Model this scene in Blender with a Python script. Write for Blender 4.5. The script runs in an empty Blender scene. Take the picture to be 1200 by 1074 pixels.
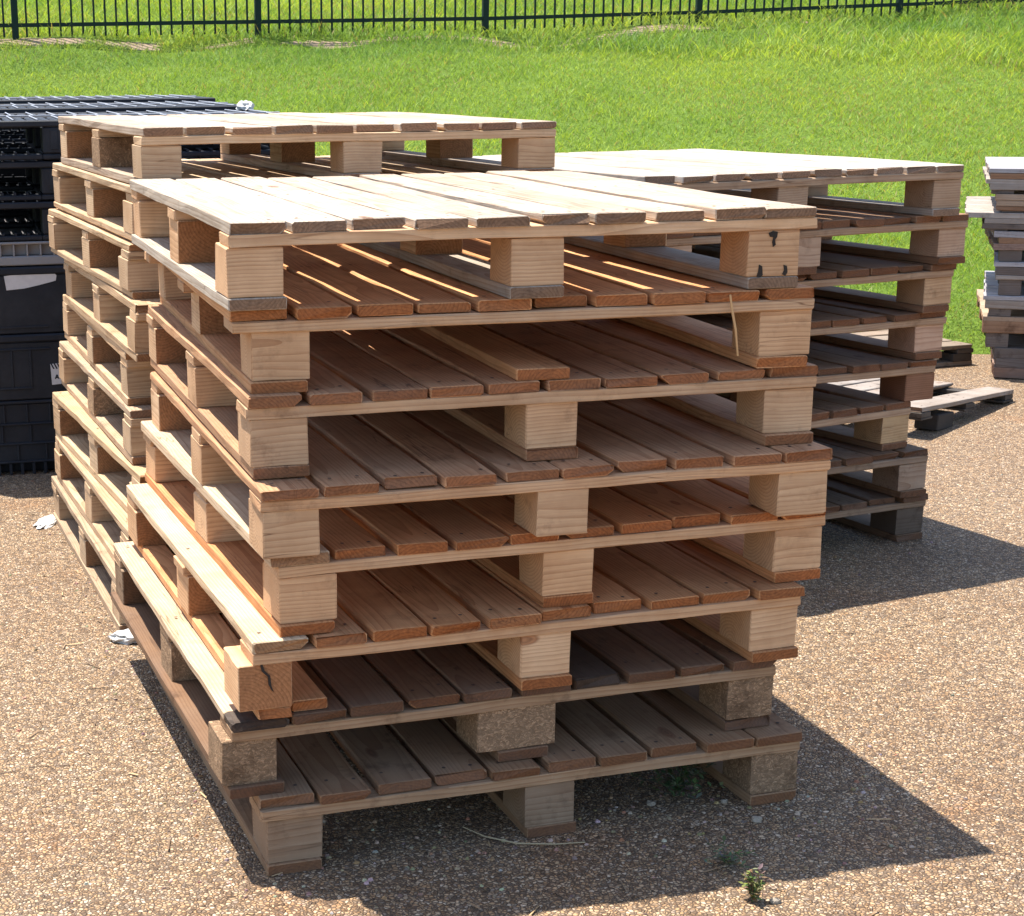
import bpy, math, random
import numpy as np
from mathutils import Vector, Matrix

scene = bpy.context.scene
COL = scene.collection
R = math.radians

# ------------------------------------------------------------------ materials
def new_mat(name):
    m = bpy.data.materials.new(name); m.use_nodes = True
    nt = m.node_tree; nt.nodes.clear()
    out = nt.nodes.new('ShaderNodeOutputMaterial')
    b = nt.nodes.new('ShaderNodeBsdfPrincipled')
    nt.links.new(b.outputs['BSDF'], out.inputs['Surface'])
    return m, nt, b, out

class NT:
    def __init__(s, nt): s.nt = nt
    def n(s, t, **kw):
        x = s.nt.nodes.new(t)
        for k, v in kw.items():
            if k.startswith('i_'):
                x.inputs[int(k[2:]) if k[2:].isdigit() else k[2:].replace('_', ' ')].default_value = v
            else: setattr(x, k, v)
        return x
    def l(s, a, b): s.nt.links.new(a, b)
    def val(s, sock, v):
        if hasattr(v, 'node') or hasattr(v, 'is_linked'): s.l(v, sock)
        else: sock.default_value = v
    def math(s, op, a, b=0.0, c=0.0, clamp=False):
        x = s.n('ShaderNodeMath', operation=op); x.use_clamp = clamp
        s.val(x.inputs[0], a); s.val(x.inputs[1], b)
        if len(x.inputs) > 2: s.val(x.inputs[2], c)
        return x.outputs[0]
    def mix(s, f, a, b, blend='MIX'):
        x = s.n('ShaderNodeMix', data_type='RGBA', blend_type=blend)
        s.val(x.inputs[0], f); s.val(x.inputs[6], a); s.val(x.inputs[7], b)
        return x.outputs[2]
    def noise(s, vec, scale, detail=3.0, rough=.55, dim='3D'):
        x = s.n('ShaderNodeTexNoise', noise_dimensions=dim)
        x.inputs['Scale'].default_value = scale; x.inputs['Detail'].default_value = detail
        x.inputs['Roughness'].default_value = rough
        if vec is not None: s.l(vec, x.inputs['Vector'])
        return x
    def ramp(s, f, stops, interp='LINEAR'):
        x = s.n('ShaderNodeValToRGB'); cr = x.color_ramp; cr.interpolation = interp
        while len(cr.elements) < len(stops): cr.elements.new(.5)
        for e, (p, c) in zip(cr.elements, stops):
            e.position = p; e.color = c if len(c) == 4 else (*c, 1)
        s.l(f, x.inputs[0]); return x.outputs[0]
    def mrange(s, f, a, b, c=0., d=1.):
        x = s.n('ShaderNodeMapRange'); s.l(f, x.inputs[0])
        for i, v in zip((1, 2, 3, 4), (a, b, c, d)): x.inputs[i].default_value = v
        return x.outputs[0]

def g(v): return (v, v, v, 1)

def wood_material():
    m, nt, bs, out = new_mat('wood'); T = NT(nt)
    gv = T.n('ShaderNodeAttribute', attribute_name='gv').outputs['Vector']
    bc = T.n('ShaderNodeAttribute', attribute_name='bcol').outputs['Color']
    eg = T.n('ShaderNodeAttribute', attribute_name='endg').outputs['Fac']
    age = T.n('ShaderNodeAttribute', attribute_name='age').outputs['Fac']
    sep = T.n('ShaderNodeSeparateXYZ'); T.l(gv, sep.inputs[0])
    s, u, v = sep.outputs
    # slow wander of the pith along the grain
    cs = T.n('ShaderNodeCombineXYZ'); T.l(T.math('MULTIPLY', s, 1.6), cs.inputs[0]); T.l(T.math('MULTIPLY', u, 7.), cs.inputs[1]); T.l(T.math('MULTIPLY', v, 7.), cs.inputs[2])
    wn = T.noise(cs.outputs[0], 1.0, 2.0).outputs['Fac']
    r = T.math('POWER', T.math('ADD', T.math('MULTIPLY', u, u), T.math('MULTIPLY', v, v)), .5)
    r2 = T.math('ADD', r, T.math('MULTIPLY', T.math('SUBTRACT', wn, .5), .034))
    ph = T.math('MULTIPLY', r2, 155.)
    saw = T.math('FRACT', ph)
    ring = T.math('POWER', saw, 2.4)                       # early to late wood
    ringv = T.noise(None, 1.0, 0.0, dim='1D'); T.l(T.math('FLOOR', ph), ringv.inputs['W'])
    rstr = T.mrange(ringv.outputs['Fac'], .3, .7, .25, 1.0)
    ring = T.math('MULTIPLY', ring, rstr)
    # fibre streaks
    cf = T.n('ShaderNodeCombineXYZ'); T.l(T.math('MULTIPLY', s, 6.), cf.inputs[0]); T.l(T.math('MULTIPLY', u, 330.), cf.inputs[1]); T.l(T.math('MULTIPLY', v, 330.), cf.inputs[2])
    fib = T.noise(cf.outputs[0], 1.0, 3.0, .6).outputs['Fac']
    # blotches and stains
    bl = T.noise(gv, 9.0, 4.0, .6).outputs['Fac']
    st = T.noise(gv, 4.2, 5.0, .65).outputs['Fac']
    c_early = T.mix(1.0, bc, (1.08, 1.08, 1.08, 1), 'MULTIPLY')
    c_late = T.mix(1.0, bc, (.55, .38, .28, 1), 'MULTIPLY')
    col = T.mix(T.math('MULTIPLY', ring, .85), c_early, c_late)
    col = T.mix(T.mrange(fib, .3, .75, 0, .5), col, T.mix(1.0, col, (.62, .55, .5, 1), 'MULTIPLY'))
    col = T.mix(T.mrange(bl, .36, .66, 0, .65), col, T.mix(1.0, col, (.76, .68, .61, 1), 'MULTIPLY'))
    # knots
    ck = T.n('ShaderNodeCombineXYZ'); T.l(T.math('MULTIPLY', s, 3.4), ck.inputs[0]); T.l(T.math('MULTIPLY', u, 9.), ck.inputs[1]); T.l(T.math('MULTIPLY', v, 9.), ck.inputs[2])
    vk = T.n('ShaderNodeTexVoronoi'); T.l(ck.outputs[0], vk.inputs['Vector']); vk.inputs['Scale'].default_value = 1.0
    kd = vk.outputs['Distance']
    kc = T.n('ShaderNodeSeparateXYZ'); T.l(vk.outputs['Color'], kc.inputs[0])
    ks = T.mrange(kc.outputs[0], .45, 1.0, 0.0, .13)
    km = T.mrange(T.math('SUBTRACT', kd, ks), -.012, .02, 1.0, 0.0)
    km = T.math('MULTIPLY', km, T.math('GREATER_THAN', kc.outputs[0], .50))
    kring = T.math('SINE', T.math('MULTIPLY', kd, 160.))
    kcol = T.mix(T.mrange(kring, -1, 1), T.mix(1.0, bc, (.36, .22, .16, 1), 'MULTIPLY'), T.mix(1.0, bc, (.58, .38, .28, 1), 'MULTIPLY'))
    col = T.mix(T.math('MULTIPLY', km, .85), col, kcol)
    # end grain: darker and more orange, coarser
    ecol = T.mix(1.0, T.mix(T.math('MULTIPLY', ring, .8), T.mix(1.0, bc, (.60, .44, .34, 1), 'MULTIPLY'), T.mix(1.0, bc, (.24, .13, .08, 1), 'MULTIPLY')),
                 T.mix(T.noise(gv, 160., 2.0).outputs['Fac'], (.45, .42, .4, 1), (1.35, 1.3, 1.25, 1)), 'MULTIPLY')
    col = T.mix(eg, col, ecol)
    cc_ = T.n('ShaderNodeCombineXYZ'); T.l(T.math('MULTIPLY', s, 1.3), cc_.inputs[0]); T.l(T.math('MULTIPLY', u, 26.), cc_.inputs[1]); T.l(T.math('MULTIPLY', v, 26.), cc_.inputs[2])
    cn = T.noise(cc_.outputs[0], 1.0, 2.5, .5).outputs['Fac']
    chk = T.math('MULTIPLY', T.mrange(T.math('ABSOLUTE', T.math('SUBTRACT', cn, .5)), .0, .009, 1., 0.), T.mrange(T.noise(gv, 3.1, 2).outputs['Fac'], .5, .6, 0, 1))
    col = T.mix(T.math('MULTIPLY', chk, .75), col, T.mix(1.0, bc, (.22, .15, .11, 1), 'MULTIPLY'))
    # weather: grey silvering and dark dirt, by age
    wth = T.math('MULTIPLY', age, T.mrange(st, .36, .66, .25, 1.0))
    gre = T.mix(fib, (.085, .066, .05, 1), (.25, .205, .165, 1))
    col = T.mix(T.math('MULTIPLY', wth, .75), col, gre)
    dk = T.math('MULTIPLY', T.mrange(T.noise(gv, 13., 5., .7).outputs['Fac'], .56, .72, 0, 1), T.math('ADD', T.math('MULTIPLY', age, .9), .30))
    col = T.mix(dk, col, T.mix(1.0, col, (.30, .26, .24, 1), 'MULTIPLY'))
    T.l(col, bs.inputs['Base Color'])
    bs.inputs['Roughness'].default_value = .78
    bs.inputs['Specular IOR Level'].default_value = .22
    bp = T.n('ShaderNodeBump'); bp.inputs['Strength'].default_value = .55; bp.inputs['Distance'].default_value = .0012
    T.l(T.math('ADD', T.math('MULTIPLY', fib, 1.0), T.math('MULTIPLY', ring, .45)), bp.inputs['Height'])
    T.l(bp.outputs[0], bs.inputs['Normal'])
    return m

def chip_material():
    m, nt, bs, out = new_mat('chipboard'); T = NT(nt)
    gv = T.n('ShaderNodeAttribute', attribute_name='gv').outputs['Vector']
    bc = T.n('ShaderNodeAttribute', attribute_name='bcol').outputs['Color']
    v1 = T.n('ShaderNodeTexVoronoi'); v1.inputs['Scale'].default_value = 270.
    mp = T.n('ShaderNodeMapping'); mp.inputs['Scale'].default_value = (.45, 1, 1.1); mp.inputs['Rotation'].default_value = (.3, .8, .5)
    nz = T.noise(gv, 40, 2); vv = T.n('ShaderNodeVectorMath', operation='MULTIPLY_ADD')
    T.l(nz.outputs['Color'], vv.inputs[0]); vv.inputs[1].default_value = (.03, .03, .03); T.l(gv, vv.inputs[2])
    T.l(vv.outputs[0], mp.inputs[0]); T.l(mp.outputs[0], v1.inputs['Vector'])
    sc = T.n('ShaderNodeSeparateXYZ'); T.l(v1.outputs['Color'], sc.inputs[0])
    f = T.ramp(sc.outputs[0], [(0, g(.62)), (.45, g(.85)), (.8, g(1.1)), (1, g(1.35))])
    col = T.mix(1.0, bc, f, 'MULTIPLY')
    v2 = T.n('ShaderNodeTexVoronoi', feature='DISTANCE_TO_EDGE'); v2.inputs['Scale'].default_value = 270.; T.l(mp.outputs[0], v2.inputs['Vector'])
    col = T.mix(T.mrange(v2.outputs['Distance'], .0, .14, .6, 0), col, T.mix(1.0, bc, (.4, .33, .28, 1), 'MULTIPLY'))
    col = T.mix(T.mrange(T.noise(gv, 14, 4, .6).outputs['Fac'], .5, .7, 0, .7), col, T.mix(1.0, col, (.4, .36, .34, 1), 'MULTIPLY'))
    T.l(col, bs.inputs['Base Color']); bs.inputs['Roughness'].default_value = .85; bs.inputs['Specular IOR Level'].default_value = .15
    bp = T.n('ShaderNodeBump'); bp.inputs['Strength'].default_value = .8; bp.inputs['Distance'].default_value = .002
    T.l(T.math('ADD', v2.outputs['Distance'], T.math('MULTIPLY', sc.outputs[0], .5)), bp.inputs['Height']); T.l(bp.outputs[0], bs.inputs['Normal'])
    return m

def ground_material():
    m, nt, bs, out = new_mat('exposed_aggregate'); T = NT(nt)
    tc = T.n('ShaderNodeTexCoord').outputs['Object']
    nz = T.noise(tc, 60., 2.0)
    vm = T.n('ShaderNodeVectorMath', operation='MULTIPLY_ADD'); T.l(nz.outputs['Color'], vm.inputs[0]); vm.inputs[1].default_value = (.010, .010, 0); T.l(tc, vm.inputs[2])
    mp = T.n('ShaderNodeMapping'); mp.inputs['Scale'].default_value = (1, 1, 0); T.l(vm.outputs[0], mp.inputs[0])
    P = mp.outputs[0]
    def vor(scale, feat='F1'):
        x = T.n('ShaderNodeTexVoronoi', feature=feat); x.inputs['Scale'].default_value = scale; T.l(P, x.inputs['Vector']); return x
    S = 128.
    f1 = vor(S); ed = vor(S, 'DISTANCE_TO_EDGE')
    sp = T.n('ShaderNodeSeparateXYZ'); T.l(f1.outputs['Color'], sp.inputs[0])
    peb = T.ramp(sp.outputs[0], [(0, (.22, .15, .09)), (.12, (.40, .29, .18)), (.34, (.50, .38, .25)), (.52, (.44, .305, .18)), (.68, (.56, .45, .32)), (.84, (.38, .32, .26)), (.92, (.64, .55, .43)), (1, (.70, .64, .54))], 'CONSTANT')
    peb = T.mix(1.0, peb, T.mix(sp.outputs[1], g(.8), g(1.2)), 'MULTIPLY')
    mort = T.mix(T.noise(tc, 220, 2).outputs['Fac'], (.045, .034, .026, 1), (.17, .13, .10, 1))
    edge = T.mrange(ed.outputs['Distance'], .025, .17, 0, 1)
    # some cells are bare mortar
    bare = T.math('GREATER_THAN', sp.outputs[2], .86)
    edge = T.math('MULTIPLY', edge, T.math('SUBTRACT', 1., T.math('MULTIPLY', bare, .75)))
    col = T.mix(edge, mort, peb)
    big = T.noise(tc, .9, 5, .6).outputs['Fac']
    col = T.mix(T.mrange(big, .38, .66, .0, .6), col, T.mix(1.0, col, (.76, .70, .66, 1), 'MULTIPLY'))
    rust = T.noise(tc, 2.3, 4, .6).outputs['Fac']
    col = T.mix(T.mrange(rust, .56, .72, 0, .5), col, T.mix(1.0, col, (1.12, .86, .68, 1), 'MULTIPLY'))
    col = T.mix(1.0, col, (1.06, .955, .845, 1), 'MULTIPLY')
    T.l(col, bs.inputs['Base Color']); bs.inputs['Roughness'].default_value = .7; bs.inputs['Specular IOR Level'].default_value = .25
    h = T.math('SMOOTH_MIN', T.math('MULTIPLY', ed.outputs['Distance'], 2.6), .8, .35)
    h = T.math('MULTIPLY', h, T.math('ADD', .45, T.math('MULTIPLY', sp.outputs[1], .8)))
    h = T.math('ADD', h, T.math('MULTIPLY', T.noise(tc, 500, 2).outputs['Fac'], .12))
    bp = T.n('ShaderNodeBump'); bp.inputs['Strength'].default_value = 1.0; bp.inputs['Distance'].default_value = .0055
    T.l(h, bp.inputs['Height']); T.l(bp.outputs[0], bs.inputs['Normal'])
    return m

def soil_material():
    m, nt, bs, out = new_mat('bank_soil'); T = NT(nt)
    tc = T.n('ShaderNodeTexCoord').outputs['Object']
    d = T.n('ShaderNodeAttribute', attribute_name='dirt').outputs['Fac']
    n = T.noise(tc, 5., 6, .65).outputs['Fac']; n2 = T.noise(tc, 38., 4, .6).outputs['Fac']
    gr = T.mix(n, (.09, .15, .02, 1), (.18, .26, .04, 1))
    gr = T.mix(T.mrange(n2, .35, .7), gr, (.06, .10, .015, 1))
    so = T.mix(n2, (.20, .14, .09, 1), (.40, .30, .21, 1))
    n3 = T.noise(tc, 9., 6, .7).outputs['Fac']
    d = T.math('MULTIPLY', T.mrange(T.math('ADD', d, T.math('MULTIPLY', T.math('SUBTRACT', n3, .5), 2.2)), .45, .75), T.math('GREATER_THAN', d, .03))
    T.l(T.mix(d, gr, so), bs.inputs['Base Color']); bs.inputs['Roughness'].default_value = .95; bs.inputs['Specular IOR Level'].default_value = .1
    bp = T.n('ShaderNodeBump'); bp.inputs['Strength'].default_value = .8; bp.inputs['Distance'].default_value = .03; T.l(n2, bp.inputs['Height']); T.l(bp.outputs[0], bs.inputs['Normal'])
    return m

def leaf_material(name, trans=.35):
    m, nt, bs, out = new_mat(name); T = NT(nt)
    bc = T.n('ShaderNodeAttribute', attribute_name='bcol').outputs['Color']
    T.l(bc, bs.inputs['Base Color']); bs.inputs['Roughness'].default_value = .6; bs.inputs['Specular IOR Level'].default_value = .2
    tr = T.n('ShaderNodeBsdfTranslucent'); T.l(T.mix(1.0, bc, (1.25, 1.15, .5, 1), 'MULTIPLY'), tr.inputs['Color'])
    mx = T.n('ShaderNodeMixShader'); mx.inputs[0].default_value = trans
    T.l(bs.outputs[0], mx.inputs[1]); T.l(tr.outputs[0], mx.inputs[2]); T.l(mx.outputs[0], out.inputs['Surface'])
    return m

def plain(name, col, rough=.5, spec=.5, metal=0., var=.25, vscale=12., bump=0., bscale=200., dust=None):
    m, nt, bs, out = new_mat(name); T = NT(nt)
    tc = T.n('ShaderNodeTexCoord').outputs['Object']
    n = T.noise(tc, vscale, 5, .6).outputs['Fac']
    c = T.mix(n, tuple(x * (1 - var) for x in col) + (1,), tuple(min(1, x * (1 + var)) for x in col) + (1,))
    if dust:
        c = T.mix(T.mrange(T.noise(tc, vscale * .5, 6, .7).outputs['Fac'], .45, .75, 0, dust[3]), c, (*dust[:3], 1))
    T.l(c, bs.inputs['Base Color'])
    T.l(T.mrange(n, .3, .7, max(0, rough - .1), min(1, rough + .1)), bs.inputs['Roughness'])
    bs.inputs['Specular IOR Level'].default_value = spec; bs.inputs['Metallic'].default_value = metal
    if bump:
        bp = T.n('ShaderNodeBump'); bp.inputs['Strength'].default_value = .6; bp.inputs['Distance'].default_value = bump
        T.l(T.noise(tc, bscale, 3).outputs['Fac'], bp.inputs['Height']); T.l(bp.outputs[0], bs.inputs['Normal'])
    return m

M_WOOD = wood_material(); M_CHIP = chip_material(); M_GROUND = ground_material(); M_SOIL = soil_material()
M_GRASS = leaf_material('grass_blades', .45); M_WEED = leaf_material('weed_leaves', .3)
M_BLACK = plain('black_plastic', (.011, .013, .019), .6, .28, var=.4, bump=.0006, dust=(.05, .05, .052, .4))
M_GLINT = plain('glint_grey_plastic', (.30, .31, .34), .5, .4, var=.5, vscale=22)  # pale grey paints the sun's highlights on black deck ribs
M_GREYP = plain('grey_plastic', (.23, .225, .23), .6, .3, var=.2, dust=(.20, .16, .125, .6))
M_LABEL = plain('label_paper', (.55, .53, .52), .8, .2, var=.15, vscale=40, bump=.0008, bscale=60)
M_INK = plain('label_ink', (.015, .015, .017), .7, .2, var=.1)
M_FENCE = plain('green_black_metal', (.004, .020, .014), .6, .25, var=.2)
M_WHITE = plain('white_plastic', (.52, .51, .48), .55, .4, var=.05)
M_STRAW = plain('dry_straw', (.42, .33, .2), .8, .2)
M_SLIVER = plain('raw_wood_sliver', (.58, .36, .17), .8, .2)
M_STONE = plain('pale_stone', (.30, .25, .19), .8, .2, var=.3, vscale=80)

# ------------------------------------------------------------------ mesh building
class MB:
    def __init__(s): s.v = []; s.f = []; s.col = []; s.eg = []; s.age = []; s.gv = []; s.mi = []
    def add(s, verts, faces, gv=None, col=(.5, .5, .5), eg=None, age=0., mi=0):
        o = len(s.v); s.v += [tuple(p) for p in verts]
        s.gv += [tuple(p) for p in (gv if gv is not None else verts)]
        for i, f in enumerate(faces):
            s.f.append([o + k for k in f]); s.col.append((*col, 1)); s.age.append(age); s.mi.append(mi)
            s.eg.append(eg[i] if eg is not None else 0.)
    def build(s, name, mats, parent=None):
        me = bpy.data.meshes.new(name); me.from_pydata(s.v, [], s.f)
        a = me.attributes.new('gv', 'FLOAT_VECTOR', 'POINT'); a.data.foreach_set('vector', np.array(s.gv, 'f').ravel())
        a = me.attributes.new('bcol', 'FLOAT_COLOR', 'FACE') if False else me.attributes.new('bcol', 'FLOAT_VECTOR', 'FACE')
        a.data.foreach_set('vector', np.array(s.col, 'f')[:, :3].ravel())
        a = me.attributes.new('endg', 'FLOAT', 'FACE'); a.data.foreach_set('value', np.array(s.eg, 'f'))
        a = me.attributes.new('age', 'FLOAT', 'FACE'); a.data.foreach_set('value', np.array(s.age, 'f'))
        for m in (mats if isinstance(mats, (list, tuple)) else [mats]): me.materials.append(m)
        me.polygons.foreach_set('material_index', s.mi)
        me.update()
        o = bpy.data.objects.new(name, me); COL.objects.link(o)
        if parent is not None: o.parent = parent
        return o

def plank(mb, axis, s0, s1, u0, u1, v0, v1, rng, col, age=0., c=.002, n=7, bow=.0015, rough=.0006, endrough=.0012,
          jag=(0, 0), wane=None, mi=0, taper=0., endcham=.0015, eend=1., skew=0.):
    """a sawn piece: grain along `axis` ('x','y','z'); s along it, (u,v) the cross directions; one closed piece."""
    w, h = u1 - u0, v1 - v0
    cc = [c * rng.uniform(.6, 1.8) for _ in range(4)]
    if wane is not None: cc[wane[0]] = wane[1]
    def ring(sh):
        a, b = u0 + sh, u1 - sh; d, e = v0 + sh, v1 - sh
        q = [max(.0003, k - sh * .3) for k in cc]
        return [(a + q[0], d), (b - q[1], d), (b, d + q[1] * .8), (b, e - q[2] * .8), (b - q[2], e), (a + q[3], e), (a, e - q[3] * .8), (a, d + q[0] * .8)]
    L = s1 - s0
    ss = [0, endcham * 1.5] + [endcham * 1.5 + (L - 3 * endcham) * k / (n - 1) for k in range(1, n - 1)] + [L - endcham * 1.5, L]
    A = rng.uniform(-bow, bow); B = rng.uniform(-bow, bow); tw = rng.uniform(-.0012, .0012)
    verts = []; gvs = []
    pu, pv = rng.uniform(-.05, .05), rng.choice((-1, 1)) * rng.uniform(.02, .07); ps = rng.uniform(0, 60)
    mu, mv = (u0 + u1) / 2, (v0 + v1) / 2
    chipv = [(rng.randrange(8), rng.uniform(.004, .013)) if (eend > .5 and L > .5 and rng.random() < .3) else None for _ in (0, 1)]
    for k, sv in enumerate(ss):
        t = sv / L; end = k in (0, len(ss) - 1)
        sh = endcham if end else 0.
        bo = A * math.sin(math.pi * t) + B * math.sin(2 * math.pi * t); bu = rng.uniform(-rough, rough) + skew * (t - .5) * 2
        for j, (uu, vv) in enumerate(ring(sh)):
            s_ = s0 + sv
            if end: s_ += rng.uniform(-endrough, endrough) + (rng.uniform(-1, 1) * jag[0 if k == 0 else 1])
            if k < 2 or k > len(ss) - 3:
                cv = chipv[0 if k < 2 else 1]
                if cv and j in (cv[0], (cv[0] + 1) % 8): s_ += cv[1] * (1 if k < 2 else -1) * (1 if end else .3)
            du = bu + rng.uniform(-rough, rough); dv = bo + tw * (t - .5) * (uu - mu) / max(w, .01) + rng.uniform(-rough, rough) * .6
            p = {'x': (s_, uu + du, vv + dv), 'y': (uu + du, s_, vv + dv), 'z': (uu + du, vv + dv, s_)}[axis]
            verts.append(p); gvs.append((s_ + ps, uu - mu + pu, vv - mv + pv))
    faces = []; eg = []
    m = len(ss)
    flip = axis == 'y'
    for k in range(m - 1):
        for j in range(8):
            f = [k * 8 + j, k * 8 + (j + 1) % 8, (k + 1) * 8 + (j + 1) % 8, (k + 1) * 8 + j]
            faces.append(f[::-1] if not flip else f); eg.append(0.)
    faces.append(list(range(8)) if not flip else list(range(7, -1, -1))); eg.append(eend)
    e = [(m - 1) * 8 + j for j in range(8)]
    faces.append(e[::-1] if not flip else e); eg.append(eend)
    # axis x: ring (y,z) ccw seen from +x ; keep outward orientation
    if axis == 'x': faces = [f[::-1] for f in faces]
    if axis == 'z': faces = [f[::-1] for f in faces]
    mb.add(verts, faces, gvs, col, eg, age, mi)

def box(mb, x0, x1, y0, y1, z0, z1, c=.003, col=(.5, .5, .5), mi=0, rot=None, age=0.):
    """bevelled box."""
    V = []; F = []
    def q(a, b, k): return (a + k, b - k)
    xs, ys, zs = (x0, x1), (y0, y1), (z0, z1)
    c = min(c, (x1 - x0) * .3, (y1 - y0) * .3, (z1 - z0) * .3)
    import itertools
    idx = {}
    for i, j, k in itertools.product((0, 1), repeat=3):
        sx, sy, sz = (1 - 2 * i), (1 - 2 * j), (1 - 2 * k)
        X, Y, Z = xs[i], ys[j], zs[k]
        for d, p in (('x', (X, Y + sy * c, Z + sz * c)), ('y', (X + sx * c, Y, Z + sz * c)), ('z', (X + sx * c, Y + sy * c, Z))):
            idx[(i, j, k, d)] = len(V); V.append(p)
    for i in (0, 1):
        f = [idx[(i, a, b, 'x')] for a, b in ((0, 0), (1, 0), (1, 1), (0, 1))]; F.append(f if i else f[::-1])
        f = [idx[(a, i, b, 'y')] for a, b in ((0, 0), (1, 0), (1, 1), (0, 1))]; F.append(f[::-1] if i else f)
        f = [idx[(a, b, i, 'z')] for a, b in ((0, 0), (1, 0), (1, 1), (0, 1))]; F.append(f if i else f[::-1])
    for i, j in itertools.product((0, 1), repeat=2):
        def e(ka, kb, kc, kd): return [idx[ka], idx[kb], idx[kc], idx[kd]]
        f = e((i, j, 0, 'x'), (i, j, 1, 'x'), (i, j, 1, 'y'), (i, j, 0, 'y')); F.append(f if i == j else f[::-1])
        f = e((i, 0, j, 'x'), (i, 1, j, 'x'), (i, 1, j, 'z'), (i, 0, j, 'z')); F.append(f[::-1] if i == j else f)
        f = e((0, i, j, 'y'), (1, i, j, 'y'), (1, i, j, 'z'), (0, i, j, 'z')); F.append(f if i == j else f[::-1])
    for i, j, k in itertools.product((0, 1), repeat=3):
        f = [idx[(i, j, k, d)] for d in 'xyz']; F.append(f if (i + j + k) % 2 == 1 else f[::-1])
    if rot is not None: V = [tuple(rot @ Vector(p)) for p in V]
    mb.add(V, F, None, col, None, age, mi)

def disc(mb, x, y, z, r, col, h=.0008):
    vs = [(x, y, z + h)] + [(x + r * math.cos(k * math.pi / 3), y + r * math.sin(k * math.pi / 3), z - .0005 + h) for k in range(6)]
    mb.add(vs, [[0, 1 + k, 1 + (k + 1) % 6] for k in range(6)], None, col, None, 0., 0)

def tag(o, label=None, cat=None, group=None, kind=None):
    if label: o['label'] = label
    if cat: o['category'] = cat
    if group: o['group'] = group
    if kind: o['kind'] = kind
    return o

def empty(name, loc, rz=0., label=None, cat=None, group=None):
    o = bpy.data.objects.new(name, None); o.empty_display_size = .1; COL.objects.link(o)
    o.location = loc; o.rotation_euler = (0, 0, rz)
    return tag(o, label, cat, group)

# ------------------------------------------------------------------ wooden pallets
PW, PD = 1.14, 1.296
NEW = (.67, .435, .25)
def jitcol(c, rng, a=.1, hue=.05):
    k = 1 + rng.uniform(-a, a); h = rng.uniform(-hue, hue)
    return (min(.85, c[0] * k), min(.8, c[1] * k * (1 + h * .5)), min(.7, c[2] * k * (1 + h)))

A1_BOARDS = [(.0005, .104), (.1125, .214), (.2265, .326), (.342, .4425), (.458, .561), (.5825, .676), (.6895, .7895), (.808, .9065), (.9255, 1.0305), (1.033, 1.14)]

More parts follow.
